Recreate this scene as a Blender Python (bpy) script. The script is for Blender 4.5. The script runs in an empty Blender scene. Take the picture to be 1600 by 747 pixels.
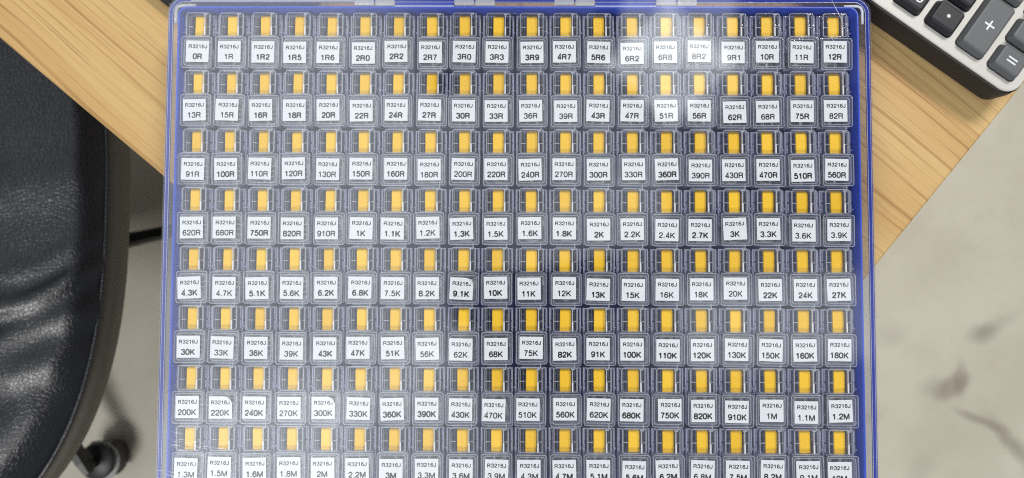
import bpy, math, random
from mathutils import Vector, Matrix
random.seed(7)
MM = 0.001
sc = bpy.context.scene
COL = sc.collection
# ------------------------------------------------------------------ camera
cd = bpy.data.cameras.new('camera'); cam = bpy.data.objects.new('camera', cd); COL.objects.link(cam)
cam.location = (0.0024566, -0.0054980, 0.3572030)
cam.rotation_mode = 'XYZ'
cam.rotation_euler = (4.42280103e-02, 8.87166978e-03, 4.44026061e-03)
cd.sensor_width = 36; cd.lens = 1110.0 / 1600 * 36
cd.clip_start = 0.01; cd.clip_end = 50
cd.dof.use_dof = True; cd.dof.focus_distance = 0.338; cd.dof.aperture_fstop = 11.0
sc.camera = cam
# ------------------------------------------------------------------ render settings
sc.view_settings.view_transform = 'Standard'; sc.view_settings.look = 'None'
sc.view_settings.exposure = 0.1; sc.view_settings.gamma = 1.0
sc.cycles.use_denoising = False      # keeps the small print crisp; the remaining grain is the camera's
sc.cycles.transparent_max_bounces = 48; sc.cycles.max_bounces = 12
sc.cycles.caustics_refractive = False; sc.cycles.caustics_reflective = False
sc.cycles.sample_clamp_indirect = 6; sc.cycles.filter_width = 1.1
# ------------------------------------------------------------------ world: soft room light, with patches shaped for the cover's reflections
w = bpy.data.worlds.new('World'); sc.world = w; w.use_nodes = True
class N:                                    # small node helper
    def __init__(s, tree): s.t = tree; tree.nodes.clear()
    def n(s, typ, **kw):
        nd = s.t.nodes.new(typ)
        for k, v in kw.items(): setattr(nd, k, v)
        return nd
    def l(s, a, b): s.t.links.new(a, b)
    def val(s, sock, v):
        if hasattr(v, 'links') or hasattr(v, 'is_linked'): s.l(v, sock)
        else: sock.default_value = v
    def m(s, op, a, b=None, c=None, clamp=False):
        nd = s.n('ShaderNodeMath', operation=op, use_clamp=clamp)
        for i, v in enumerate((a, b, c)):
            if v is not None: s.val(nd.inputs[i], v)
        return nd.outputs[0]
    def sst(s, x, lo, hi):                  # smoothstep
        nd = s.n('ShaderNodeMapRange', interpolation_type='SMOOTHSTEP')
        s.val(nd.inputs[0], x); nd.inputs[1].default_value = lo; nd.inputs[2].default_value = hi
        return nd.outputs[0]
    def mix(s, f, a, b):
        nd = s.n('ShaderNodeMix', data_type='RGBA')
        s.val(nd.inputs[0], f); s.val(nd.inputs[6], a); s.val(nd.inputs[7], b)
        return nd.outputs[2]
    def noise(s, vec, scale, detail=3, rough=.5, dist=0.0, out=0):
        nd = s.n('ShaderNodeTexNoise'); s.l(vec, nd.inputs['Vector'])
        nd.inputs['Scale'].default_value = scale; nd.inputs['Detail'].default_value = detail
        nd.inputs['Roughness'].default_value = rough; nd.inputs['Distortion'].default_value = dist
        return nd.outputs[out]
    def mapping(s, vec, scale=(1,1,1), rot=(0,0,0), loc=(0,0,0)):
        nd = s.n('ShaderNodeMapping'); s.l(vec, nd.inputs[0])
        nd.inputs['Location'].default_value = loc; nd.inputs['Rotation'].default_value = rot; nd.inputs['Scale'].default_value = scale
        return nd.outputs[0]
k = N(w.node_tree)
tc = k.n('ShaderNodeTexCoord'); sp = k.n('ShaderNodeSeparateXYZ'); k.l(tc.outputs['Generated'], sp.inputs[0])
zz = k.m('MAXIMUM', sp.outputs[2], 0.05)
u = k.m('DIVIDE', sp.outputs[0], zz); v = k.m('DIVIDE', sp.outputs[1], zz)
def patch(cu, cv, hu, hv, ang, soft):       # a soft-edged bright or dark rectangle added to the world
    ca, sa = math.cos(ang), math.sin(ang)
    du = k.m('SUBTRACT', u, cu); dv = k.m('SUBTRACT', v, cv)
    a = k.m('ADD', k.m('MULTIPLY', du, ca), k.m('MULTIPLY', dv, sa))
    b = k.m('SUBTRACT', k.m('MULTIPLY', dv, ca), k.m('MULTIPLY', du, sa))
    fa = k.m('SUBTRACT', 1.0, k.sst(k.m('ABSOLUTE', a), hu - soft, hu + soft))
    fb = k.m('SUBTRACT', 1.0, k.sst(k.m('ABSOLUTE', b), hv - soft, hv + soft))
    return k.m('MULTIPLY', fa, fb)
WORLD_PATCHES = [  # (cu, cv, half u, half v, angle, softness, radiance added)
    (0.232, 0.42, 0.080, 0.12, -0.10, 0.012, 1.5),    # bright wedge, added to reflect as the pale patch on the cover
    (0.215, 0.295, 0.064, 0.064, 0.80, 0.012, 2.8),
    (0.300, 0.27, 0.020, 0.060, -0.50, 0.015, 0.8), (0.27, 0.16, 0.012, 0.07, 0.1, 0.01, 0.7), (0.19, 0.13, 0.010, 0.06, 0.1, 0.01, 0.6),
    (-0.35, 0.00, 0.24, 0.80, 0.18, 0.10, 1.7),  # added glow that hazes the cover's left and brightens that side
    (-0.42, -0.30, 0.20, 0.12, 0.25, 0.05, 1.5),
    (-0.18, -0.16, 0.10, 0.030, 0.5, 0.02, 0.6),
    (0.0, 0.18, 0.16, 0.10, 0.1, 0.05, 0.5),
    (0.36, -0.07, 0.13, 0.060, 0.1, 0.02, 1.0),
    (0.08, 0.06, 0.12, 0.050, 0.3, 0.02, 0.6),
    (0.38, 0.16, 0.13, 0.09, 0.1, 0.03, -0.6),        # dark patches added to dim the reflection on the cover's right
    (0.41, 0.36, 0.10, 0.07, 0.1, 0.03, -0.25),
    (0.02, -0.03, 0.12, 0.035, 0.10, 0.012, -0.9),    # dark patches standing for hands and phone, dimming the cover's reflection
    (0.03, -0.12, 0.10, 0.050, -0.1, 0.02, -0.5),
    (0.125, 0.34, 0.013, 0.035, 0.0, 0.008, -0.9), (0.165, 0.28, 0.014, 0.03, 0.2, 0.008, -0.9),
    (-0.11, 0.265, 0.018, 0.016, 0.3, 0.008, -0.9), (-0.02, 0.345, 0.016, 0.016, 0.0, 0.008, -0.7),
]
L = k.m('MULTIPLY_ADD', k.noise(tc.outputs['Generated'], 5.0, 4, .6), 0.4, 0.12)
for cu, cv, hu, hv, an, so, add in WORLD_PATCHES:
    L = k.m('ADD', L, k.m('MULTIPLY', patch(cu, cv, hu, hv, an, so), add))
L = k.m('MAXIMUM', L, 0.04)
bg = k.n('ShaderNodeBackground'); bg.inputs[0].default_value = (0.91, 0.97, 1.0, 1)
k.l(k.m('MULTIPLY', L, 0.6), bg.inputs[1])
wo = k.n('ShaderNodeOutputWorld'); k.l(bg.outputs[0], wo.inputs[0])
# ------------------------------------------------------------------ ceiling lamps of the room
def area(name, loc, target, sx, sy, power, col):
    d = bpy.data.lights.new(name, 'AREA'); d.shape = 'RECTANGLE'; d.size = sx; d.size_y = sy; d.energy = power; d.color = col
    o = bpy.data.objects.new(name, d); COL.objects.link(o); o.location = loc
    o.rotation_euler = (Vector(target) - Vector(loc)).to_track_quat('-Z', 'Y').to_euler()
    return o
area('ceiling_lamp', (0.98, 1.42, 1.9), (0, 0, 0), 0.9, 0.45, 50, (1.0, 0.97, 0.92))
area('ceiling_lamp', (-1.0, -1.7, 1.9), (-0.3, -0.2, -0.3), 1.2, 0.5, 50, (1.0, 0.98, 0.95))

# ------------------------------------------------------------------ materials
def mat(name): 
    m = bpy.data.materials.new(name); m.use_nodes = True
    return m, N(m.node_tree)
def principled(name, col, rough=.5, spec=.5, coat=0, metal=0, bump=None, colvar=None):
    m, k = mat(name); b = k.n('ShaderNodeBsdfPrincipled'); o = k.n('ShaderNodeOutputMaterial'); k.l(b.outputs[0], o.inputs[0])
    b.inputs['Base Color'].default_value = (*col, 1); b.inputs['Roughness'].default_value = rough
    b.inputs['Specular IOR Level'].default_value = spec; b.inputs['Coat Weight'].default_value = coat; b.inputs['Metallic'].default_value = metal
    tcn = k.n('ShaderNodeTexCoord')
    if colvar:
        sc_, amt = colvar
        f = k.noise(tcn.outputs['Object'], sc_, 4, .6)
        c2 = tuple(c * (1 - amt) for c in col); c1 = tuple(min(1, c * (1 + amt)) for c in col)
        k.l(k.mix(f, (*c2, 1), (*c1, 1)), b.inputs['Base Color'])
    if bump:
        sc_, st, ds = bump
        bn = k.n('ShaderNodeBump'); bn.inputs['Strength'].default_value = st; bn.inputs['Distance'].default_value = ds
        k.l(k.noise(tcn.outputs['Object'], sc_, 4, .6), bn.inputs['Height']); k.l(bn.outputs[0], b.inputs['Normal'])
    return m
def clear(name, tint=(.93, .95, .98), ior=1.5, rough=.03, milk=.05, milkcol=(.8, .84, .9), gain=1.0, bump=0, edge=.8):
    m, k = mat(name)
    # reflectance of a thin clear wall, the same from either side (Schlick)
    ge = k.n('ShaderNodeNewGeometry'); dt = k.n('ShaderNodeVectorMath', operation='DOT_PRODUCT')
    k.l(ge.outputs['Incoming'], dt.inputs[0]); k.l(ge.outputs['Normal'], dt.inputs[1])
    f0 = ((ior - 1) / (ior + 1)) ** 2
    frs = k.m('MULTIPLY_ADD', k.m('POWER', k.m('SUBTRACT', 1.0, k.m('ABSOLUTE', dt.outputs['Value']), clamp=True), 5.0), (1 - f0) * edge, f0)
    tr = k.n('ShaderNodeBsdfTransparent'); tr.inputs[0].default_value = (*tint, 1)
    gl = k.n('ShaderNodeBsdfGlossy'); gl.inputs[0].default_value = (1, 1, 1, 1); gl.inputs['Roughness'].default_value = rough
    df = k.n('ShaderNodeBsdfDiffuse'); df.inputs[0].default_value = (*milkcol, 1)
    m1 = k.n('ShaderNodeMixShader'); m2 = k.n('ShaderNodeMixShader')
    k.l(k.m('MULTIPLY', frs, gain, clamp=True), m1.inputs[0]); k.l(tr.outputs[0], m1.inputs[1]); k.l(gl.outputs[0], m1.inputs[2])
    m2.inputs[0].default_value = milk; k.l(m1.outputs[0], m2.inputs[1]); k.l(df.outputs[0], m2.inputs[2])
    if bump:
        tcn = k.n('ShaderNodeTexCoord'); bn = k.n('ShaderNodeBump'); bn.inputs['Strength'].default_value = bump; bn.inputs['Distance'].default_value = .0006
        k.l(k.noise(tcn.outputs['Object'], 260, 3, .5), bn.inputs['Height'])
        k.l(bn.outputs[0], gl.inputs['Normal']); k.l(bn.outputs[0], dt.inputs[1])
    o = k.n('ShaderNodeOutputMaterial'); k.l(m2.outputs[0], o.inputs[0])
    return m
M_clear = clear('clear_styrene', tint=(.975, .98, .992), milk=.065, milkcol=(.58,.62,.95), bump=.6, gain=1.5)
M_body = clear('milky_clear_styrene', tint=(.975, .98, .992), milk=.22, milkcol=(.60,.64,.95), bump=.7, gain=1.7)
M_clear_lid = clear('clear_styrene_lid', tint=(.975, .98, .99), milk=.045, milkcol=(.72,.77,.97), bump=.4, gain=1.4)
M_edge = clear('styrene_edge', tint=(.85, .87, .92), milk=.33, bump=.6, rough=.12, milkcol=(.85, .88, .95), gain=2)  # milky white stands in for bright glints along the plastic edges
M_frost = clear('frosted_styrene', tint=(.8, .83, .88), milk=.35, bump=.6, rough=.2, milkcol=(.9, .92, .95))
M_cover = clear('clear_cover', tint=(.985, .988, .99), milk=.006, gain=1.6, rough=.01)
M_blue = principled('blue_plastic', (.022, .075, .60), .35, .5, bump=(300, .15, .0004), colvar=(25, .15))
M_blue_edge = clear('blue_clear_plastic', tint=(.10, .17, .80), milk=.6, milkcol=(.02, .045, .45), rough=.12)
M_yellow = principled('yellow_latch_plastic', (.90, .53, .008), .42, .4, bump=(900, .12, .0002), colvar=(120, .06))
nt = N.__new__(N); nt.t = M_yellow.node_tree                 # random tint per latch stands in for the uneven reflected veil
_b = [n_ for n_ in nt.t.nodes if n_.type == 'BSDF_PRINCIPLED'][0]; _src = _b.inputs['Base Color'].links[0].from_socket
_oi = nt.n('ShaderNodeObjectInfo'); _t = nt.mix(_oi.outputs['Random'], (.88, .88, .7, 1), (1.0, 1.03, 2.0, 1))
_m = nt.n('ShaderNodeMix', data_type='RGBA', blend_type='MULTIPLY'); _m.inputs[0].default_value = 1.0
nt.l(_src, _m.inputs[6]); nt.l(_t, _m.inputs[7]); nt.l(_m.outputs[2], _b.inputs['Base Color'])
M_label = principled('label_paper', (.70, .735, .79), .55, .3, bump=(1500, .1, .0001), colvar=(300, .02))
M_ink = principled('black_ink', (.012, .012, .014), .5, .3)
M_tape = principled('carrier_tape', (.60, .58, .60), .5, .3, colvar=(300, .3))
M_chip = principled('resistor_chip', (.012, .012, .014), .3, .5)
M_tin = principled('solder_terminal', (.7, .7, .7), .3, .5, metal=.6)
M_scratch = clear('scratch', tint=(1, 1, 1), milk=.42, milkcol=(.95, .96, .98), rough=.3)
M_white = clear('white_frosted_styrene', tint=(.9, .9, .95), milk=.7, milkcol=(.88, .9, .96), rough=.2)
M_keyblk = principled('black_key_plastic', (.014, .014, .019), .5, .35, bump=(1800, .25, .0002), colvar=(900, .25))
M_keygry = principled('grey_key_plastic', (.095, .10, .108), .5, .35, bump=(1800, .25, .0002), colvar=(900, .15))
M_legend = principled('key_legend_white', (.62, .64, .66), .5, .3)
M_face = principled('silver_face', (.47, .46, .435), .38, .5, bump=(1500, .12, .0002), colvar=(700, .05))
M_calc = principled('dark_calculator_plastic', (.018, .017, .019), .5, .3, bump=(900, .3, .0003), colvar=(500, .3))
M_glassblk = principled('black_glossy_plastic', (.008, .008, .009), .15, .5)
M_band = principled('taupe_vinyl', (.105, .098, .085), .6, .3, bump=(700, .3, .0004), colvar=(60, .15))
M_chrome = principled('black_metal', (.012, .012, .012), .4, .5)
M_rubber = principled('caster_nylon', (.02, .02, .022), .45, .4)
M_casterlight = principled('caster_grey_ring', (.3, .31, .31), .4, .4)

# --- wood desktop (object X runs along the grain)
M_wood, k = mat('oak_laminate')
tcn = k.n('ShaderNodeTexCoord'); oc = tcn.outputs['Object']
warp = k.noise(k.mapping(oc, (3, 3, 3)), 1.5, 2, .5, out=1)
vm = k.n('ShaderNodeVectorMath', operation='MULTIPLY_ADD'); k.l(warp, vm.inputs[0]); vm.inputs[1].default_value = (0, .012, 0); k.l(oc, vm.inputs[2])
wc = vm.outputs[0]
broad = k.noise(k.mapping(wc, (1.2, 28, 1)), 1.0, 3, .55)
fine = k.noise(k.mapping(wc, (9, 520, 1)), 1.0, 4, .6)
streak = k.noise(k.mapping(wc, (5, 300, 1), loc=(3, 9, 0)), 1.0, 3, .55)
streak2 = k.noise(k.mapping(wc, (9, 620, 1), loc=(7, 2, 0)), 1.0, 3, .55)
pores = k.noise(k.mapping(wc, (120, 1500, 1)), 1.0, 2, .6)
c = k.mix(k.sst(broad, .35, .68), (.545, .385, .172, 1), (.44, .275, .108, 1))
c = k.mix(k.m('MULTIPLY', k.sst(fine, .38, .75), .45), c, (.40, .23, .09, 1))
c = k.mix(k.m('MULTIPLY', k.m('MULTIPLY', k.sst(streak, .55, .64), k.sst(broad, .25, .55)), .62), c, (.24, .115, .036, 1))
c = k.mix(k.m('MULTIPLY', k.sst(streak2, .57, .66), .45), c, (.24, .125, .045, 1))
c = k.mix(k.m('MULTIPLY', k.sst(pores, .5, .8), .22), c, (.3, .17, .07, 1))
b = k.n('ShaderNodeBsdfPrincipled'); k.l(c, b.inputs['Base Color']); b.inputs['Roughness'].default_value = .48; b.inputs['Specular IOR Level'].default_value = .3
bn = k.n('ShaderNodeBump'); bn.inputs['Strength'].default_value = .25; bn.inputs['Distance'].default_value = .0003; k.l(fine, bn.inputs['Height']); k.l(bn.outputs[0], b.inputs['Normal'])
o = k.n('ShaderNodeOutputMaterial'); k.l(b.outputs[0], o.inputs[0])
# --- floor: mottled beige with a few worn dark scuffs
M_floor, k = mat('worn_concrete_floor')
tcn = k.n('ShaderNodeTexCoord'); oc = tcn.outputs['Object']
sp = k.n('ShaderNodeSeparateXYZ')
wv = k.n('ShaderNodeVectorMath', operation='MULTIPLY_ADD'); k.l(k.noise(oc, 22, 3, .6, out=1), wv.inputs[0]); wv.inputs[1].default_value = (.014, .014, 0); k.l(oc, wv.inputs[2])
k.l(wv.outputs[0], sp.inputs[0]); X, Y = sp.outputs[0], sp.outputs[1]
c = k.mix(k.sst(k.noise(oc, 5, 5, .6), .3, .7), (.425, .395, .325, 1), (.50, .47, .395, 1))
c = k.mix(k.m('MULTIPLY', k.sst(k.noise(oc, 18, 6, .65), .52, .75), .22), c, (.36, .34, .28, 1))
c = k.mix(k.m('MULTIPLY', k.sst(k.noise(oc, 60, 4, .7), .6, .8), .25), c, (.33, .31, .26, 1))
def blob(cx, cy, rx, ry, ang, strength, lo=.1, hi=1.35):
    ca, sa = math.cos(ang), math.sin(ang)
    dx = k.m('SUBTRACT', X, cx + .007); dy = k.m('SUBTRACT', Y, cy + .007)
    a = k.m('DIVIDE', k.m('ADD', k.m('MULTIPLY', dx, ca), k.m('MULTIPLY', dy, sa)), rx)
    b_ = k.m('DIVIDE', k.m('SUBTRACT', k.m('MULTIPLY', dy, ca), k.m('MULTIPLY', dx, sa)), ry)
    r = k.m('SQRT', k.m('ADD', k.m('MULTIPLY', a, a), k.m('MULTIPLY', b_, b_)))
    return k.m('MULTIPLY', k.m('SUBTRACT', 1.0, k.sst(r, lo, hi)), strength * .72)
for args in ((.696, -.097, .026, .016, .2, .6), (.722, -.080, .035, .012, .5, .25), (.648, -.176, .034, .019, .62, .55, .35, 1.2), (.662, -.166, .012, .032, -.1, .45, .35, 1.2), (.625, -.176, .028, .018, .1, .35),
             (.688, -.224, .045, .009, -.40, .6), (.735, -.258, .055, .012, -.85, .6), (.80, -.34, .08, .02, -.9, .6),
             (.56, -.10, .03, .02, .3, .22), (.60, -.30, .04, .02, 1.0, .2), (.53, -.22, .02, .012, 0, .2), (-.42, -.13, .06, .012, -.4, .25), (-.40, .02, .05, .02, .4, .2)):
    c = k.mix(blob(*args), c, (.10, .08, .06, 1))
b = k.n('ShaderNodeBsdfPrincipled'); k.l(c, b.inputs['Base Color']); b.inputs['Roughness'].default_value = .5; b.inputs['Specular IOR Level'].default_value = .35
o = k.n('ShaderNodeOutputMaterial'); k.l(b.outputs[0], o.inputs[0])
# --- black leather
M_leather, k = mat('black_leather')
tcn = k.n('ShaderNodeTexCoord'); oc = tcn.outputs['Object']
vo = k.n('ShaderNodeTexVoronoi', feature='DISTANCE_TO_EDGE'); k.l(oc, vo.inputs['Vector']); vo.inputs['Scale'].default_value = 330
h1 = k.m('MULTIPLY', k.sst(vo.outputs['Distance'], 0, .12), .5)
h2 = k.m('MULTIPLY', k.noise(k.mapping(oc, (40, 70, 40), rot=(0, 0, -.35)), 1, 4, .6, .6), .9)
crz = k.m('MULTIPLY', k.m('ABSOLUTE', k.m('SUBTRACT', k.noise(k.mapping(oc, (12, 34, 12), rot=(0, 0, .55), loc=(2, 1, 0)), 1, 3, .6, 1.0), .5)), 5.0, clamp=True)
h = k.m('ADD', k.m('ADD', h1, h2), k.m('MULTIPLY', crz, .25))
bn = k.n('ShaderNodeBump'); bn.inputs['Strength'].default_value = .4; bn.inputs['Distance'].default_value = .0006; k.l(h, bn.inputs['Height'])
b = k.n('ShaderNodeBsdfPrincipled'); b.inputs["Roughness"].default_value = .34; b.inputs['Specular IOR Level'].default_value = .6
k.l(k.mix(k.noise(oc, 14, 4, .6), (.004, .005, .008, 1), (.008, .009, .015, 1)), b.inputs['Base Color'])
k.l(bn.outputs[0], b.inputs['Normal'])
o = k.n('ShaderNodeOutputMaterial'); k.l(b.outputs[0], o.inputs[0])

# ------------------------------------------------------------------ mesh helpers (all sizes in millimetres)
class MB:
    def __init__(s): s.v = []; s.f = []; s.mi = []; s.sm = []
    def add(s, vs, fs, mi=0, smooth=False):
        n = len(s.v); s.v += [tuple(p) for p in vs]
        for f in fs: s.f.append([i + n for i in f]); s.mi.append(mi); s.sm.append(smooth)
        return s
    def box(s, x0, x1, y0, y1, z0, z1, b=0.0, mi=0):
        if b <= 0: return s.rr(x0, x1, y0, y1, 0, [(0, z0), (0, z1)], mi, seg=0)
        return s.rr(x0, x1, y0, y1, b, [(b, z0), (0, z0 + b), (0, z1 - b), (b, z1)], mi, seg=2)
    def rr(s, x0, x1, y0, y1, r, prof, mi=0, seg=4, cap0=True, cap1=True, smooth=False, closed=False):
        """rounded rectangle swept through a profile of (inset, z)"""
        rings = []
        for ins, z in prof:
            a0, a1, b0, b1 = x0 + ins, x1 - ins, y0 + ins, y1 - ins
            rad = max(r - ins, 0.02 if seg else 0)
            if seg == 0: rings.append([(a0, b0, z), (a1, b0, z), (a1, b1, z), (a0, b1, z)]); continue
            ring = []
            for cx, cy, st in ((a1 - rad, b0 + rad, -90), (a1 - rad, b1 - rad, 0), (a0 + rad, b1 - rad, 90), (a0 + rad, b0 + rad, 180)):
                for i in range(seg + 1):
                    t = math.radians(st + 90 * i / seg); ring.append((cx + rad * math.cos(t), cy + rad * math.sin(t), z))
            rings.append(ring)
        n = len(rings[0]); vs = [p for r_ in rings for p in r_]; fs = []
        m = len(rings)
        for j in range(m if closed else m - 1):
            for i in range(n):
                a = j * n + i; b_ = j * n + (i + 1) % n; j2 = (j + 1) % m
                fs.append([a, b_, j2 * n + (i + 1) % n, j2 * n + i])
        if not closed:
            if cap0: fs.append(list(range(n))[::-1])
            if cap1: fs.append([(m - 1) * n + i for i in range(n)])
        return s.add(vs, fs, mi, smooth)
    def cyl(s, c, r0, r1, z0, z1, seg=20, mi=0, b=0, smooth=True):
        prof = [(r0, z0), (r1, z1)] if not b else [(r0 - b, z0), (r0, z0 + b), (r1, z1 - b), (r1 - b, z1)]
        vs = []; fs = []
        for r, z in prof:
            for i in range(seg): t = 2 * math.pi * i / seg; vs.append((c[0] + r * math.cos(t), c[1] + r * math.sin(t), z))
        for j in range(len(prof) - 1):
            for i in range(seg): fs.append([j * seg + i, j * seg + (i + 1) % seg, (j + 1) * seg + (i + 1) % seg, (j + 1) * seg + i])
        fs.append(list(range(seg))[::-1]); fs.append([(len(prof) - 1) * seg + i for i in range(seg)])
        return s.add(vs, fs, mi, smooth)
    def tube(s, pts, r, seg=10, mi=0):
        vs = []; fs = []; n = len(pts)
        for j, p in enumerate(pts):
            p = Vector(p); d = (Vector(pts[min(j + 1, n - 1)]) - Vector(pts[max(j - 1, 0)])).normalized()
            q = d.to_track_quat('Z', 'Y'); rr = r[j] if isinstance(r, (list, tuple)) else r
            for i in range(seg):
                t = 2 * math.pi * i / seg; vs.append(p + q @ Vector((rr * math.cos(t), rr * math.sin(t), 0)))
        for j in range(n - 1):
            for i in range(seg): fs.append([j * seg + i, j * seg + (i + 1) % seg, (j + 1) * seg + (i + 1) % seg, (j + 1) * seg + i])
        fs.append(list(range(seg))[::-1]); fs.append([(n - 1) * seg + i for i in range(seg)])
        return s.add(vs, fs, mi, True)
    def extrude(s, poly, x0, x1, b=.15, mi=0, smooth=False):
        """polygon in y,z extruded along x with chamfered ends"""
        cy = sum(p[0] for p in poly) / len(poly); cz = sum(p[1] for p in poly) / len(poly); n = len(poly); vs = []; fs = []
        for x, k_ in ((x0, b), (x0 + b, 0), (x1 - b, 0), (x1, b)):
            for i, (y, z) in enumerate(poly):
                py, pz = poly[i - 1]; ny, nz = poly[(i + 1) % n]
                dy, dz = ny - py, nz - pz; l_ = math.hypot(dy, dz) or 1
                vs.append((x, y - k_ * dz / l_ * -1 * -1, z + k_ * dy / l_ * -1 * -1) if k_ else (x, y, z))
        for j in range(3):
            for i in range(n): fs.append([j * n + i, j * n + (i + 1) % n, (j + 1) * n + (i + 1) % n, (j + 1) * n + i])
        fs.append(list(range(n))[::-1]); fs.append([3 * n + i for i in range(n)])
        return s.add(vs, fs, mi, smooth)
    def mesh(s, name, mats):
        me = bpy.data.meshes.new(name)
        me.from_pydata([(x * MM, y * MM, z * MM) for x, y, z in s.v], [], s.f)
        for m in (mats if isinstance(mats, (list, tuple)) else [mats]): me.materials.append(m)
        me.polygons.foreach_set('material_index', s.mi); me.polygons.foreach_set('use_smooth', s.sm)
        import bmesh
        bm = bmesh.new(); bm.from_mesh(me); bmesh.ops.recalc_face_normals(bm, faces=bm.faces); bm.to_mesh(me); bm.free()
        return me
def link(name, data, parent=None, loc=(0, 0, 0), rz=0):
    o = bpy.data.objects.new(name, data); COL.objects.link(o); o.location = [c_ * MM for c_ in loc]; o.rotation_euler[2] = rz
    if parent: o.parent = parent
    return o
def build(name, mb, mats, parent=None, loc=(0, 0, 0), rz=0): return link(name, mb.mesh(name, mats), parent, loc, rz)
def tag(o, label=None, cat=None, group=None, kind=None):
    for k_, v_ in (('label', label), ('category', cat), ('group', group), ('kind', kind)):
        if v_: o[k_] = v_
    return o
# grotesque lettering drawn as strokes: each glyph is (advance, [(points, curved?), ...]) on a cap height of 1
GLYPH = {
 '0': (.78, [([(.39, .95), (.17, .86), (.10, .5), (.17, .14), (.39, .05), (.61, .14), (.68, .5), (.61, .86)], 2)]),
 '1': (.78, [([(.15, .74), (.32, .78), (.42, .97)], 0), ([(.44, .0), (.44, 1.0)], 0)]),
 '2': (.78, [([(.12, .66), (.18, .88), (.39, .95), (.60, .88), (.66, .70), (.56, .50), (.34, .34), (.16, .18), (.12, .06)], 1), ([(.09, .06), (.69, .06)], 0)]),
 '3': (.78, [([(.12, .72), (.20, .90), (.39, .95), (.58, .89), (.63, .74), (.56, .58), (.36, .535)], 1), ([(.36, .535), (.58, .48), (.67, .29), (.59, .11), (.39, .05), (.18, .11), (.10, .30)], 1)]),
 '4': (.78, [([(.54, .0), (.54, .96), (.10, .27)], 0), ([(.06, .25), (.73, .25)], 0)]),
 '5': (.78, [([(.64, .93), (.23, .93), (.16, .47)], 0), ([(.15, .50), (.26, .60), (.42, .63), (.60, .55), (.67, .34), (.59, .12), (.38, .05), (.19, .10), (.11, .27)], 1)]),
 '6': (.78, [([(.65, .76), (.56, .91), (.40, .95), (.20, .84), (.11, .50), (.17, .16), (.39, .05), (.60, .13), (.67, .33), (.60, .54), (.40, .61), (.22, .54), (.13, .38)], 1)]),
 '7': (.78, [([(.09, .93), (.68, .93)], 0), ([(.66, .93), (.46, .62), (.34, .30), (.30, .0)], 1)]),
 '8': (.78, [([(.39, .95), (.19, .89), (.14, .75), (.21, .59), (.39, .54), (.57, .59), (.64, .75), (.59, .89)], 2), ([(.39, .54), (.17, .47), (.10, .29), (.18, .11), (.39, .05), (.60, .11), (.68, .29), (.61, .47)], 2)]),
 '9': (.78, [([(.13, .24), (.22, .09), (.38, .05), (.58, .16), (.67, .50), (.61, .84), (.39, .95), (.18, .87), (.11, .67), (.18, .46), (.38, .39), (.56, .46), (.65, .62)], 1)]),
 '.': (.39, [([(.195, .0), (.195, .13)], 0)]),
 'R': (1.0, [([(.15, .0), (.15, 1.0)], 0), ([(.15, .93), (.56, .93), (.74, .89), (.81, .72), (.74, .56), (.56, .51), (.15, .51)], 1), ([(.52, .50), (.70, .44), (.76, .28), (.78, .10), (.83, .0)], 1)]),
 'K': (.95, [([(.16, .0), (.16, 1.0)], 0), ([(.85, 1.0), (.17, .34)], 0), ([(.40, .57), (.87, .0)], 0)]),
 'M': (1.16, [([(.15, .0), (.15, 1.0)], 0), ([(1.01, .0), (1.01, 1.0)], 0), ([(.17, .97), (.58, .05), (.99, .97)], 0)]),
 'J': (.72, [([(.57, 1.0), (.57, .26), (.50, .10), (.33, .05), (.15, .11), (.10, .31)], 1)]),
}
def smooth_pts(p, closed):
    out = []; n = len(p)
    for i in range(n if closed else n - 1):
        g = (lambda q: p[q % n]) if closed else (lambda q: p[max(0, min(n - 1, q))])
        a, b_, c_, d = g(i - 1), g(i), g(i + 1), g(i + 2)
        for t in (0, .34, .67):
            out.append(tuple(.5 * (2 * b_[m] + (c_[m] - a[m]) * t + (2 * a[m] - 5 * b_[m] + 4 * c_[m] - d[m]) * t * t + (3 * b_[m] - a[m] - 3 * c_[m] + d[m]) * t ** 3) for m in (0, 1)))
    if not closed: out.append(p[-1])
    return out
def text_mesh(name, body, size, weight=.13, track=0.0):
    """cap height = size; stroke = weight * size; centred on the origin"""
    vs = []; fs = []; x0 = 0.0; h = weight / 2
    for ch in body:
        adv, strokes = GLYPH[ch]
        for pts, mode in strokes:
            p = smooth_pts(pts, mode == 2) if mode else list(pts); closed = mode == 2; n = len(p); base = len(vs)
            hh = h if ch != '.' else h * 1.15
            for i in range(n):
                a = p[i - 1] if (i or closed) else p[i]; b_ = p[(i + 1) % n] if (i < n - 1 or closed) else p[i]; c_ = p[i]
                d1 = Vector((c_[0] - a[0], c_[1] - a[1])); d2 = Vector((b_[0] - c_[0], b_[1] - c_[1]))
                if d1.length < 1e-9: d1 = d2.copy()
                if d2.length < 1e-9: d2 = d1.copy()
                d1.normalize(); d2.normalize(); t = (d1 + d2)
                t = t.normalized() if t.length > 1e-6 else d1
                nrm = Vector((-t.y, t.x)); k_ = hh / max(.35, nrm.dot(Vector((-d1.y, d1.x))))
                for sg in (1, -1): vs.append(((x0 + c_[0] + sg * nrm.x * k_) * size, (c_[1] + sg * nrm.y * k_) * size, 0.0))
            for i in range(n if closed else n - 1):
                j_ = (i + 1) % n; fs.append([base + 2 * i + 1, base + 2 * j_ + 1, base + 2 * j_, base + 2 * i])
        x0 += adv + track
    xs = [q[0] for q in vs]; cx = (min(xs) + max(xs)) / 2
    return [(x - cx, y - size / 2, z) for x, y, z in vs], fs

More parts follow.
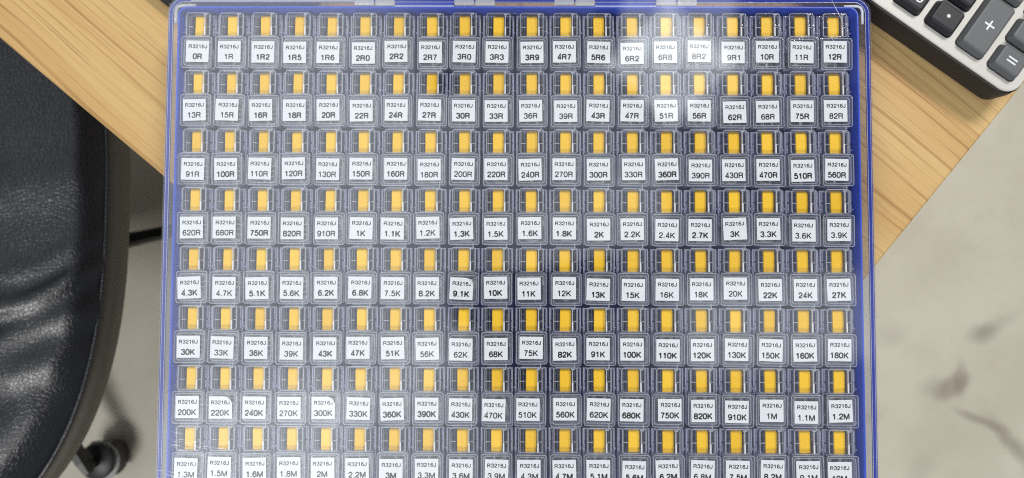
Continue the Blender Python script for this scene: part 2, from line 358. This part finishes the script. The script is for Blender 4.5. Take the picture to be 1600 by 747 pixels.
# ------------------------------------------------------------------ setting: floor, desk
FZ = -715
fl = build('floor', MB().add([(-6000, -6000, 0), (6000, -6000, 0), (6000, 6000, 0), (-6000, 6000, 0)], [[0, 1, 2, 3]]), M_floor, loc=(0, 0, FZ)); tag(fl, kind='structure')
# desk: corner where the two visible edges meet
E1 = Vector((.7722, -.6354)); E2 = Vector((.6354, .7722))            # along the grain / across it
P0 = Vector((-178.0, 41.6)); P1 = Vector((180.1, -3.9))
s_ = (P1 - P0).dot(E1); corner = P0 + E1 * s_                        # the front right corner of the top
desk = tag(link('desk', None, loc=(corner.x, corner.y, 0), rz=math.atan2(E1.y, E1.x)), 'light oak laminate desk top with its corner under the blue case', 'desk')
build('desktop', MB().rr(-1398, -1.2, 1.2, 700, 2, [(1, -25), (0, -24.2), (0, -.8), (.8, 0)], seg=4), M_wood, desk)
band = MB().rr(-1400, 0, 0, 701, 3, [(1, -24.8), (0, -23.8), (0, -1.0), (1.0, -.12), (2.2, -.15)], seg=4, cap0=False, cap1=False)
build('edge_band', band, M_wood, desk)
build('frame_rail', MB().box(-1340, -60, 60, 100, -65, -25.5, 2), M_chrome, desk)
for x_, y_ in ((-1300, 60), (-1300, 600)):
    build('leg', MB().box(x_ - 25, x_ + 25, y_ - 25, y_ + 25, FZ, -26, 2), M_chrome, desk)

# ------------------------------------------------------------------ the blue case
CX = 1.65
case = tag(link('organiser_case', None, loc=(CX, 0, 0)), 'large flat blue case with clear cover holding rows of small clear boxes', 'case')
IX0, IX1, IY0, IY1 = -161.85, 160.95, -109.8, 119.7           # inside faces of the tray wall
tray = MB().rr(IX0, IX1, IY0, IY1, 4.5,
               [(0.6, .3), (0, 1), (0, 25.2), (.3, 25.7), (.8, 25.7), (1.1, 25.2), (1.2, 1.8)], seg=6)
build('tray', tray, M_blue, case)
OX0, OX1, OY0, OY1 = -165.95, 165.95, -114.0, 123.6
build('outer_rim', MB().rr(OX0, OX1, OY0, OY1, 7.5, [(0, 24.8), (0, 25.8), (.4, 26.2), (1.6, 26.2), (2.0, 25.8), (2.0, 24.8)], seg=8, closed=True), M_blue_edge, case)
lid = build('cover', MB().rr(OX0 + .3, OX1 - .3, OY0 + .3, OY1 - .3, 7.2, [(0, 26.5), (0, 27.7), (.35, 28.0)], seg=8), M_cover, case)
build('cover_skirt', MB().rr(OX0 + .5, OX1 - .5, OY0 + .5, OY1 - .5, 7.0, [(0, 2), (0, 24.7), (.8, 24.7), (.8, 2)], seg=8, closed=True), M_cover, case)
build('rim_line', MB().rr(OX0 + .65, OX1 - .65, OY0 + .65, OY1 - .65, 6.8, [(0, 26.1), (0, 26.4), (.22, 26.4), (.22, 26.1)], seg=8, closed=True), M_frost, case)
build('slot_edge', MB().rr(OX0 + 2.05, OX1 - 2.05, OY0 + 2.05, OY1 - 2.05, 5.5, [(0, 25.9), (0, 26.2), (.2, 26.2), (.2, 25.9)], seg=8, closed=True), M_frost, case)
def brace(name, x, y, sx, sy, lx, ly, ww, m):
    b_ = MB()
    pts = [(x, y - sy * ly, 25.3), (x, y - sy * 2.4, 25.3), (x - sx * .7, y - sy * .7, 25.3), (x - sx * 2.4, y, 25.3), (x - sx * lx, y, 25.3)]
    b_.tube(pts, ww, 8); return build(name, b_, m, case)
brace('corner_brace', 162.7, 119.9, 1, 1, 8.5, 8.6, .62, M_white)
brace('corner_brace', -162.7, 119.9, -1, 1, 9.5, 8.6, .85, M_frost)
brace('corner_brace', 162.7, -110.8, 1, -1, 8.5, 8.6, .6, M_white); brace('corner_brace', -162.7, -110.8, -1, -1, 9, 9, .7, M_frost)
for hx in (-67.9, -20.4, 27.0, 75.1):                       # hinge knuckles along the back edge
    hb = MB().rr(hx - 9.6, hx - .3, 120.1, 124.6, .5, [(0, 24.6), (0, 26.2), (.3, 26.4)], seg=2)
    hb.rr(hx + .3, hx + 9.6, 119.8, 124.6, .5, [(0, 24.6), (0, 26.1), (.3, 26.35)], seg=2)
    hg = build('hinge_knuckle', hb, M_frost, case)
    build('hinge_pin', MB().tube([(hx + 1, 121.9, 26.0), (hx + 9.0, 121.9, 26.0)], .3, 8), M_chip, hg)
for hx0, hx1 in ((-58.4, -30.2), (36.5, 65.4)):
    build('hinge_block', MB().box(hx0, hx1, 119.9, 123.4, 16, 25.0, .3), M_blue, case)
    build('hinge_bar', MB().box(hx0, hx1, 119.35, 119.75, 25.0, 26.2, .12), M_white, case)
build('latch_plate', MB().box(-155.5, -77.6, 121.7, 123.4, 25.0, 26.35, .2), M_frost, case)

# scratches worn into the cover
sm = MB(); rs = random.Random(11)
def scratch(x0, y0, x1, y1, wd):
    d = Vector((x1 - x0, y1 - y0)); n_ = Vector((-d.y, d.x)).normalized() * wd; m_ = n_ * .9
    sm.add([(x0, y0, 28.03), (x0 + d.x * .5 - m_.x, y0 + d.y * .5 - m_.y, 28.03), (x1, y1, 28.03), (x0 + d.x * .5 + m_.x, y0 + d.y * .5 + m_.y, 28.03)], [[0, 1, 2, 3]])
scratch(146.2, 124, 153.4, 109, .13); scratch(-155, 50, -160, 46, .10)
for _ in range(26):
    x, y = rs.uniform(-160, -138), rs.gauss(-88, 3); l_ = rs.uniform(2, 11); a = rs.gauss(-.16, .05)
    scratch(x, y, x + l_ * math.cos(a), y + l_ * math.sin(a), rs.uniform(.05, .14))
for _ in range(14):
    x, y = rs.uniform(-150, -125), rs.gauss(-68, 5); l_ = rs.uniform(2, 9); a = rs.gauss(-.45, .2)
    scratch(x, y, x + l_ * math.cos(a), y + l_ * math.sin(a), rs.uniform(.04, .08))
for _ in range(12):
    x, y = rs.uniform(-165, -150), rs.gauss(-100, 3); l_ = rs.uniform(3, 8); a = rs.gauss(-.35, .25)
    scratch(x, y, x + l_ * math.cos(a), y + l_ * math.sin(a), rs.uniform(.08, .2))
for _ in range(90):
    x, y = rs.uniform(-165, 165), rs.uniform(-105, 122); l_ = rs.uniform(2, 12); a = rs.uniform(-3, 3)
    scratch(x, y, x + l_ * math.cos(a), y + l_ * math.sin(a), rs.uniform(.015, .05))
for _ in range(220):
    x, y = rs.uniform(-165, 165), rs.uniform(-105, 122); l_ = rs.uniform(.2, .5); a = rs.uniform(-3, 3)
    scratch(x, y, x + l_ * math.cos(a), y + l_ * math.sin(a), rs.uniform(.05, .12))
tag(build('scratch_marks', sm, M_scratch, case), kind='stuff')

# ------------------------------------------------------------------ small component boxes
# local origin: below the centre of the label; z is measured from the case floor
ZB = 2.0
def body_mesh():
    b_ = MB()
    pr = [(.5, 0), (0, .5), (0, 17.6), (.2, 17.9), (.7, 17.9), (.9, 17.6), (1.0, 1.2)]
    b_.rr(-7.5, 7.5, -7.5, 19.0, 1.2, pr, seg=3)
    b_.box(-6.4, 6.4, 7.15, 7.85, 1.4, 19.3, .1)             # wall between the two bays
    for sx in (-1, 1):                                        # rails by which the boxes interlock
        for y0, y1 in ((8.4, 12.6), (13.2, 18.6)):
            b_.rr(min(sx * 6.5, sx * 7.2), max(sx * 6.5, sx * 7.2), y0, y1, .25, [(0, 16), (0, 19.2), (.2, 19.5)], seg=2)
        b_.box(min(sx * 7.0, sx * 7.7), max(sx * 7.0, sx * 7.7), 9.6, 10.3, 17.8, 20.0, .12)
    for q in (-7.5, 7.0): b_.box(q, q + .5, 8.0, 19.0, 17.4, 18.05, .1, mi=1)
    b_.box(-7.2, 7.2, 18.6, 19.0, 17.4, 18.05, .1, mi=1)
    return b_.mesh('body', [M_body, M_edge])
def housing_mesh():
    b_ = MB()
    b_.rr(-5.7, 5.7, 7.9, 19.3, 1.3, [(0, 15), (0, 20.6), (.2, 20.9), (.45, 20.9), (.6, 20.6), (.6, 15)], seg=4, closed=True)
    b_.box(3.0, 3.55, 8.2, 18.6, 14, 21.3, .1); b_.box(-3.7, -3.3, 8.2, 18.4, 14, 20.4, .1)
    b_.box(-5.3, -2.9, 12.6, 12.95, 18.4, 19.9, .08); b_.box(3.6, 5.3, 12.6, 12.95, 18.4, 19.9, .08)
    b_.box(-5.3, 5.3, 15.6, 15.9, 15.0, 17.4, .08); b_.box(4.3, 4.6, 8.4, 18.4, 15, 19.4, .08)
    b_.rr(-5.75, 5.75, 7.85, 19.35, 1.35, [(0, 20.5), (0, 20.95), (.22, 20.95), (.22, 20.5)], seg=4, closed=True, mi=1)
    b_.box(2.95, 3.65, 8.2, 12.6, 20.8, 21.4, .1, mi=2); b_.box(2.95, 3.5, 12.6, 18.3, 20.8, 21.35, .1, mi=1); b_.box(5.05, 5.25, 8.4, 18.2, 20.0, 20.5, .05, mi=1); b_.box(-4.9, -4.7, 8.4, 18.2, 19.0, 19.5, .05, mi=1); b_.box(-5.3, -2.9, 12.55, 12.9, 19.8, 20.0, .08, mi=1); b_.box(3.6, 5.3, 12.55, 12.9, 19.8, 20.0, .08, mi=1)
    b_.box(2.6, 4.4, 18.3, 18.9, 20.6, 21.3, .1, mi=1)
    return b_.mesh('latch_housing', [M_clear, M_edge, M_white])
def lid_mesh():
    b_ = MB()
    # outer rim, sunk panel
    b_.rr(-7.2, 7.2, -7.55, 7.4, 1.1, [(.2, 19.6), (0, 19.9), (0, 21.7), (.25, 22.0), (.55, 22.0), (.85, 21.75), (1.15, 21.45)], seg=4)
    b_.rr(-6.2, 6.2, -6.4, 6.3, 1.2, [(0, 15.5), (0, 19.5), (.5, 19.5), (.5, 15.5)], seg=4, closed=True)
    b_.rr(-7.25, 7.25, -7.6, 7.45, 1.15, [(0, 21.5), (0, 22.05), (.2, 22.05), (.2, 21.5)], seg=4, closed=True, mi=1)  # thin milky rings drawn as the lid's bright edge lines
    b_.rr(-6.25, 6.25, -6.45, 6.35, 1.2, [(0, 20.9), (0, 21.5), (.2, 21.5), (.2, 20.9)], seg=4, closed=True, mi=1)
    return b_.mesh('lid', [M_clear_lid, M_edge])
def tab_mesh():
    b_ = MB().rr(-4.6, 4.6, -8.9, -6.75, .5, [(.3, 14.5), (0, 15), (0, 19.8), (.35, 20.3)], seg=3)
    b_.box(4.1, 4.6, -8.9, -6.6, 17.5, 21.2, .12, mi=1)
    b_.box(-4.5, 4.5, -8.95, -8.6, 19.9, 20.45, .1, mi=1)
    return b_.mesh('lid_tab', [M_clear, M_edge])
def latch_mesh(tilt=0.0):
    top = []
    for t in range(0, 8):
        a = math.radians(90 * t / 7); top.append((17.3 + 1.5 * math.sin(a), 17.4 + 1.5 * math.cos(a) + tilt * .1))
    outer = [(7.95, 18.95)] + top + [(18.8, 12.0)]
    inner = [(18.1, 12.0)] + [(17.3 + .8 * math.sin(math.radians(90 * (7 - t) / 7)), 17.4 + .8 * math.cos(math.radians(90 * (7 - t) / 7))) for t in range(0, 8)] + [(7.95, 18.2)]
    poly = outer + inner; n = len(poly); b_ = MB(); vs = []; fs = []
    w2 = 2.62
    for x in (-w2, -w2 + .22, w2 - .22, w2):
        e = abs(x) > w2 - .1
        for y, z in poly: vs.append((x * (1 - .3 * max(0, (y - 17.6) / 1.4) ** 2), y + (0 if not e else (.12 if y < 9 else -.15 if y > 17 else 0)), z - (.22 if e else 0)))
    for j in range(3):
        for i in range(n): fs.append([j * n + i, j * n + (i + 1) % n, (j + 1) * n + (i + 1) % n, (j + 1) * n + i])
    m_ = len(outer)
    for base in (0, 3 * n):
        for i in range(m_ - 1): fs.append([base + i, base + i + 1, base + n - 2 - i, base + n - 1 - i])
    b_.add(vs, fs, 0, False)
    return b_.mesh('latch', M_yellow)
def label_mesh(curl):
    b_ = MB(); nx = 8; hx, hy = 5.45, 5.15; vs = []; fs = []
    for j in range(nx + 1):
        for i in range(nx + 1):
            x = -hx + 2 * hx * i / nx; y = -hy + 2 * hy * j / nx; z = 0.0
            if curl:
                d = max(0, (x + y - (hx + hy) * (1 - curl)))
                z = .14 * d * d; x -= .18 * d; y -= .18 * d
            vs.append((x, y, z))
    n1 = (nx + 1) ** 2; vs += [(x, y, z - .09) for x, y, z in vs]
    for j in range(nx):
        for i in range(nx):
            a = j * (nx + 1) + i; q = [a, a + 1, a + nx + 2, a + nx + 1]; fs.append(q); fs.append([i_ + n1 for i_ in q[::-1]])
    for i in range(nx):
        for a, b2 in ((i, i + 1), ((nx) * (nx + 1) + i + 1, nx * (nx + 1) + i), ((i + 1) * (nx + 1), i * (nx + 1)), (i * (nx + 1) + nx, (i + 1) * (nx + 1) + nx)):
            fs.append([b2, a, a + n1, b2 + n1])
    b_.add(vs, fs); return b_.mesh('label', M_label)
def tape_mesh(seed):
    r = random.Random(seed); b_ = MB()
    # a folded carrier tape: layers of paper strip, dark chips with bright ends seated in it
    for lay in range(3):
        z = 2.5 + lay * 4.2; ox = r.uniform(-1.5, 2.2); an = r.uniform(-.12, .12) + (0 if r.random() < .6 else .25)
        hw = 3.1; y0, y1 = -6.0 + r.uniform(0, .6), 6.4
        ca, sa = math.cos(an), math.sin(an)
        def P(x, y, z_): return (max(-6.2, min(6.2, x * ca - y * sa + ox)), max(-6.3, min(6.9, x * sa + y * ca)), z_)
        def bx(xa, xb, ya, yb, za, zb, mi):
            vs = [P(x, y, z_) for z_ in (za, zb) for x, y in ((xa, ya), (xb, ya), (xb, yb), (xa, yb))]
            b_.add(vs, [[3, 2, 1, 0], [4, 5, 6, 7], [0, 1, 5, 4], [1, 2, 6, 5], [2, 3, 7, 6], [3, 0, 4, 7]], mi)
        bx(-hw, hw, y0, y1, z, z + .8, 0)
        y = y0 + 1 + r.uniform(0, .8)
        while y < y1 - 2:
            bx(-1.7, 1.5, y, y + 1.6, z + .8, z + 1.2, 1)
            for xa in (-2.2, 1.5): bx(xa, xa + .5, y, y + 1.6, z + .8, z + 1.15, 2)
            y += 2.4
    for q in range(16):                                      # chips stood loose against the walls
        x = r.choice((-5.9, 5.2)) + r.uniform(-.2, .4); y = r.uniform(-6.2, 5.2); z = r.uniform(8, 15.6)
        l_ = r.choice((.7, 1.5)); b_.box(x, x + .55, y, y + l_, z, z + 1.6, 0, mi=r.choice((1, 1, 2, 0)))
    for q in range(14):
        x = r.uniform(-5.6, 4.6); y = 5.6 + r.uniform(-.1, .8); z = r.uniform(8, 15.6)
        b_.box(x, x + r.choice((.6, 1.3)), y, y + .5, z, z + 1.6, 0, mi=r.choice((1, 1, 2, 0)))
    for sx in (-1, 1):                                       # dark blocks stand in for the shaded slots beside the latch
        for y in (9.1, 13.3):
            if r.random() < .7: b_.box(min(sx * 3.9, sx * 4.9), max(sx * 3.9, sx * 4.9), y, y + 2.9 + r.uniform(-.5, .4), 12.5, 13.0, 0, mi=1)
    # tail of the tape curled up in the rear bay
    pts = [(r.uniform(-5.5, -3.5), 8.6, 4), (-2, 10.5, 7), (1.5, 14.5, 6), (r.uniform(4.0, 5.6), 17.8, 9)]
    for i in range(3):
        a, c_ = Vector(pts[i]), Vector(pts[i + 1]); vs = [(a.x, a.y, a.z), (a.x, a.y, a.z + 6), (c_.x, c_.y, c_.z + 6), (c_.x, c_.y, c_.z), (a.x + .5, a.y, a.z), (a.x + .5, a.y, a.z + 6), (c_.x + .5, c_.y, c_.z + 6), (c_.x + .5, c_.y, c_.z)]
        b_.add(vs, [[0, 1, 2, 3], [7, 6, 5, 4], [0, 4, 5, 1], [1, 5, 6, 2], [2, 6, 7, 3], [3, 7, 4, 0]], 0)
    for q in range(9):
        x = r.choice((-5.0, -4.2, 3.9, 4.8)) + r.uniform(-.3, .3); y = r.uniform(8.6, 17); z = r.uniform(5, 12)
        b_.box(x, x + .7, y, y + r.choice((.8, 1.6)), z, z + .5, 0, mi=r.choice((1, 1, 0)))
    return b_.mesh('resistor_tape', [M_tape, M_chip, M_tin])
me_body, me_house, me_lid, me_tab = body_mesh(), housing_mesh(), lid_mesh(), tab_mesh()
me_latch = latch_mesh(); me_label = label_mesh(0); me_curl = label_mesh(.33)
me_tapes = [tape_mesh(i) for i in range(6)]
VALUES = """0R 1R 1R2 1R5 1R6 2R0 2R2 2R7 3R0 3R3 3R9 4R7 5R6 6R2 6R8 8R2 9R1 10R 11R 12R
13R 15R 16R 18R 20R 22R 24R 27R 30R 33R 36R 39R 43R 47R 51R 56R 62R 68R 75R 82R
91R 100R 110R 120R 130R 150R 160R 180R 200R 220R 240R 270R 300R 330R 360R 390R 430R 470R 510R 560R
620R 680R 750R 820R 910R 1K 1.1K 1.2K 1.3K 1.5K 1.6K 1.8K 2K 2.2K 2.4K 2.7K 3K 3.3K 3.6K 3.9K
4.3K 4.7K 5.1K 5.6K 6.2K 6.8K 7.5K 8.2K 9.1K 10K 11K 12K 13K 15K 16K 18K 20K 22K 24K 27K
30K 33K 36K 39K 43K 47K 51K 56K 62K 68K 75K 82K 91K 100K 110K 120K 130K 150K 160K 180K
200K 220K 240K 270K 300K 330K 360K 390K 430K 470K 510K 560K 620K 680K 750K 820K 910K 1M 1.1M 1.2M
1.3M 1.5M 1.6M 1.8M 2M 2.2M 3M 3.3M 3.6M 3.9M 4.3M 4.7M 5.1M 5.6M 6.2M 6.8M 7.5M 8.2M 9.1M 10M""".split('\n')
VALUES = [r.split() for r in VALUES]
WORD = 'first second third fourth fifth sixth seventh eighth ninth tenth eleventh twelfth thirteenth fourteenth fifteenth sixteenth seventeenth eighteenth nineteenth twentieth'.split()
CURLED = {'9.1K': 1, '220K': 1, '300K': 1}
SIZE1, SIZE2 = 1.72, 2.55
head_v, head_f = text_mesh('head', 'R3216J', SIZE1, .205, .04)
hx_ = max(p[0] for p in head_v); sq = 4.4 / hx_
head_v = [(x * sq, y, z) for x, y, z in head_v]
for r, row in enumerate(VALUES):
    for c_, val in enumerate(row):
        X0 = (c_ - 9.5) * 16.0 + 0.6; Y0 = (3.5 - r) * 28.03
        rr = random.Random(r * 31 + c_ * 7 + 3)
        root = link('component_box', None, loc=(X0 + rr.uniform(-.12, .12), Y0 + rr.uniform(-.12, .12), ZB), rz=rr.uniform(-.006, .006))
        where = WORD[r] + ' row from the top, ' + WORD[c_] + ' from the left'
        lab = ('clear box with curled label ' if val in CURLED else 'clear box labelled ') + val + ', ' + where
        tag(root, lab, 'component box', 'clear component boxes in rows inside the blue case')
        link('body', me_body, root); link('latch_housing', me_house, root)
        la = link('latch', me_latch, root, loc=(rr.uniform(-.15, .15) + .1, rr.uniform(-.15, .15), rr.uniform(-.1, .15)), rz=rr.uniform(-.012, .012))
        li = link('lid', me_lid, root); li.rotation_euler = (rr.gauss(0, .008), rr.gauss(0, .010), rr.gauss(0, .009)); link('lid_tab', me_tab, root, loc=(rr.uniform(-.1, .1), 0, 0))
        lx, ly, la_ = -.6 + rr.gauss(0, .33), rr.gauss(0, .22), rr.gauss(0, .017)
        lb = link('label', me_curl if val in CURLED else me_label, root, loc=(lx, ly, 22.12), rz=la_)
        vv, vf = text_mesh('value', val, SIZE2, rr.choice((.20, .225, .25)), .03)
        tm = MB(); ox = rr.gauss(0, .12)
        tm.add([(x + ox + .1, y + 2.35, .03) for x, y, z in head_v], head_f)
        tm.add([(x + ox, y - 2.45, .03) for x, y, z in vv], vf)
        if val in CURLED:
            def lift(p):
                d = max(0, p[0] + p[1] - 10.6 * .67); return (p[0] - .18 * d, p[1] - .18 * d, .03 + .14 * d * d)
            tm.v = [lift(p) for p in tm.v]
        build('printed_text', tm, M_ink, lb)
        tp = link('resistor_tape', me_tapes[rr.randrange(6)], None, loc=(X0, Y0, ZB + .1))
        tag(tp, 'chip resistor strip in box ' + val + ', ' + where, 'resistor tape', 'strips of chip resistors packed inside the clear boxes')

# ------------------------------------------------------------------ calculator on the desk
ce1 = Vector((.812, -.584)).normalized(); cang = math.atan2(ce1.y, ce1.x)
calc = tag(link('calculator', None, loc=(206.8, 116.3, 0), rz=cang), 'silver faced desk calculator with black and grey keys at the top right', 'calculator')
build('body', MB().rr(-76.5, 49.2, -13.0, 165, 8.5, [(2.5, .5), (.6, 2.5), (.0, 12), (.4, 16.2), (1.0, 16.8)], seg=8), M_calc, calc)
build('face_plate', MB().rr(-75.4, 48.2, -11.9, 164, 7.5, [(0, 16.9), (0, 17.6), (.5, 18.0)], seg=8), M_face, calc)
build('display', MB().rr(-64, 38, 118, 148, 3, [(0, 18.02), (0, 18.6), (.6, 19)], seg=4), M_glassblk, calc)
def key(x, y, hx, hy, m, txt=None, size=5.5):
    kb = MB().rr(x - hx - .55, x + hx + .35, y - hy - .55, y + hy + .35, 2.4, [(0, 18.0), (0, 18.12)], seg=5, mi=1).rr(x - hx, x + hx, y - hy, y + hy, 2.2, [(-.1, 18.05), (.0, 18.6), (.75, 21.5), (1.1, 21.95), (1.8, 22.15)], seg=5, smooth=False)
    o_ = build('key', kb, [m, M_calc], calc)
    if txt == '.': build('legend', MB().cyl((x, y + .2), .95, .95, 22.12, 22.2, 16), M_legend, o_)
    elif txt == '+':
        build('legend', MB().add([(x + a, y + b_, 22.2) for a, b_ in ((-2.6, -.42), (-.42, -.42), (-.42, -2.6), (.42, -2.6), (.42, -.42), (2.6, -.42), (2.6, .42), (.42, .42), (.42, 2.6), (-.42, 2.6), (-.42, .42), (-2.6, .42))], [list(range(12))]), M_legend, o_)
    elif txt == '=':
        build('legend', MB().box(x - 2.4, x + 2.4, y + .55, y + 1.3, 22.1, 22.2).box(x - 2.4, x + 2.4, y - 1.3, y - .55, 22.1, 22.2), M_legend, o_)
    elif txt == '-':
        build('legend', MB().box(x - 2.2, x + 2.2, y - .4, y + .4, 22.1, 22.2), M_legend, o_)
    elif txt:
        v_, f_ = text_mesh('l', txt, size, .13, .06)
        build('legend', MB().add([(a + x, b_ + y, 22.2) for a, b_, z in v_], f_), M_legend, o_)
KP, RP, KX, KY = 18.2, 15.6, 7.3, 6.35
key(-2 * KP, 0, KX, KY, M_keyblk); key(-KP, 0, KX, KY, M_keyblk, '00', 5.4); key(0, 0, KX, KY, M_keyblk, '.'); key(2 * KP, 0, KX, KY, M_keygry, '=')
key(KP, RP / 2, KX, KY + RP / 2, M_keygry, '+')
key(-2 * KP, RP, KX, KY, M_keyblk); key(-KP, RP, KX, KY, M_keyblk); key(0, RP, KX, KY, M_keyblk, '3', 5.4); key(2 * KP, RP, KX, KY, M_keygry, '-')
for c_ in range(-3, 3):
    for r in range(2, 6):
        key(c_ * KP, r * RP, KX, KY, M_keygry if (c_ == 1 or r > 4) else M_keyblk)
key(-3 * KP, 0, KX, KY, M_keyblk); key(-3 * KP, RP, KX, KY, M_keyblk)

# ------------------------------------------------------------------ black device whose edge shows past the case's top left corner
dv = tag(link('black_device', None, loc=(-178.5, 129.2, 0), rz=math.atan2(-.635, .772)), 'black flat device lying on the desk behind the top left corner of the case', 'device')
build('shell', MB().rr(-40, 60, .3, 120, 3, [(.6, .2), (0, .8), (0, 5.6), (1.2, 6.6)], seg=5), M_calc, dv)
build('top_panel', MB().rr(-37, 57, 3.3, 117, 2, [(0, 6.62), (.3, 6.9)], seg=4), M_glassblk, dv)

# ------------------------------------------------------------------ office chair
chair = tag(link('office_chair', None, loc=(-760, -15, FZ)), 'black leather office chair with grey brown seat edge beside the desk', 'office chair')
SC = (-559 + 760, 45 + 15)                                    # seat centre in the chair's frame
def outline(t, off=0.0):
    a = (200 if math.cos(t) > 0 else 330) + off; b_ = 300 + off; n_ = 2.5
    ct, st = math.cos(t), math.sin(t)
    rr_ = (abs(ct / a) ** n_ + abs(st / b_) ** n_) ** (-1 / n_)
    return SC[0] + rr_ * ct, SC[1] + rr_ * st
TOPZ = 465.0
ridges = [((75, -32), (160, 6), 9, 7), ((100, -50), (175, -22), 12, 5), ((70, -75), (140, -68), 16, 6), ((110, 10), (190, 45), 9, 2.5), ((80, -150), (120, -105), 22, 7), ((-60, -200), (85, -160), 24, 8), ((60, 60), (150, 95), 20, 3)]
def leather_h(x, y, f):
    h = 16 * (1 - f ** 3.2) - 13 * max(0, (f - .90) / .10) ** 2
    for (ax, ay), (bx_, by), wd, amp in ridges:
        ax, bx_ = ax + 230, bx_ + 230; d = Vector((bx_ - ax, by - ay)); p = Vector((x - ax, y - ay)); t = p.dot(d) / d.length_squared
        dist = p.x * -d.y / d.length + p.y * d.x / d.length; dist += 5 * math.sin(x * .05 + wd)
        e = math.exp(-max(0, abs(t - .5) - .45) ** 2 * 14)
        h += .75 * amp * e * math.exp(-(dist / wd) ** 2) - amp * .35 * e * math.exp(-((dist + wd * 1.6) / wd) ** 2)
    h += .7 * math.sin(x * .045 + 1.7 * math.sin(y * .03)) * math.sin(y * .06 + x * .02) * (1 - f ** 4)
    return h
cu = MB(); NR, NS = 90, 260; vs = []; fs = []
for j in range(NR + 1):
    f = (j / NR) ** .8
    for i in range(NS):
        ox_, oy_ = outline(2 * math.pi * i / NS); x = SC[0] + (ox_ - SC[0]) * f; y = SC[1] + (oy_ - SC[1]) * f
        vs.append((x, y, TOPZ + leather_h(x, y, f)))
for j in range(NR):
    for i in range(NS): fs.append([j * NS + i, j * NS + (i + 1) % NS, (j + 1) * NS + (i + 1) % NS, (j + 1) * NS + i])
cu.add(vs, fs, 0, True); cush = build('seat_cushion', cu, M_leather, chair)
def ringloft(prof, name, m, parent, seg=200, smooth=True):
    vs = []; fs = []
    for off, z in prof:
        for i in range(seg): x, y = outline(2 * math.pi * i / seg, off); vs.append((x, y, z))
    for j in range(len(prof) - 1):
        for i in range(seg): fs.append([j * seg + i, j * seg + (i + 1) % seg, (j + 1) * seg + (i + 1) % seg, (j + 1) * seg + i])
    return build(name, MB().add(vs, fs, 0, smooth), m, parent)
ringloft([(-.5, 449.5), (1.0, 451), (1.2, 453), (.2, 454.5), (-1.5, 454.0)], 'piping', M_leather, cush)
ringloft([(-1.5, 452), (-.5, 450.5), (-.5, 450), (2.5, 446), (3.5, 436), (1.0, 418), (-14, 408), (-80, 404), (-190, 402)], 'side_band', M_band, chair)
build('gas_column', MB().cyl((0, 0), 25, 25, 120, 300, 24).cyl((0, 0), 14, 14, 295, 404, 20), M_chrome, chair)
build('seat_plate', MB().box(-90, 150, -90, 90, 385, 405, 3), M_chrome, chair)
build('base_hub', MB().cyl((0, 0), 40, 34, 60, 125, 28, b=3), M_chrome, chair)
def caster_mb():
    b_ = MB()
    for s__ in (-1, 1):                                       # twin wheels, axle along local x
        vs = []; fs = []; seg = 28
        prof = [(s__ * 4, 21), (s__ * 4.5, 24), (s__ * 18, 24.5), (s__ * 22, 21), (s__ * 22.5, 8)]
        for x, r_ in prof:
            for i in range(seg): t = 2 * math.pi * i / seg; vs.append((x, r_ * math.cos(t), 25 + r_ * math.sin(t)))
        for j in range(len(prof) - 1):
            for i in range(seg): fs.append([j * seg + i, j * seg + (i + 1) % seg, (j + 1) * seg + (i + 1) % seg, (j + 1) * seg + i])
        fs.append(list(range(seg))); fs.append([(len(prof) - 1) * seg + i for i in range(seg)])
        b_.add(vs, fs, 0, True)
    b_.cyl((0, 0), 26, 25, 46, 52, 28, mi=0, b=2); b_.cyl((0, -2), 28.5, 28.5, 37, 42, 28, mi=1, b=1.2); b_.cyl((0, 0), 7, 7, 50, 75, 12)
    return b_
cme = caster_mb().mesh('caster', [M_rubber, M_casterlight])
for i in range(5):
    a = math.radians(13 - 72 * i); ca, sa = math.cos(a), math.sin(a); lm = MB(); vs = []; fs = []
    st = [(20, 20, 84, 112), (120, 14, 78, 102), (240, 9, 72, 90), (305, 8, 68, 84), (322, 5, 70, 80)]
    for d, hw, z0, z1 in st:
        for y, z in ((-hw, z0), (hw, z0), (hw, z1 - 6), (hw * .6, z1), (-hw * .6, z1), (-hw, z1 - 6)): vs.append((d * ca - y * sa, d * sa + y * ca, z))
    for j in range(4):
        for q in range(6): fs.append([j * 6 + q, j * 6 + (q + 1) % 6, (j + 1) * 6 + (q + 1) % 6, (j + 1) * 6 + q])
    fs.append([5, 4, 3, 2, 1, 0]); fs.append([24 + q for q in range(6)])
    lo_ = build('base_leg', lm.add(vs, fs), M_chrome, chair)
    link('caster', cme, lo_, loc=(311 * ca, 311 * sa, 0), rz=random.uniform(-.6, .6) if i != 1 else 0.05)
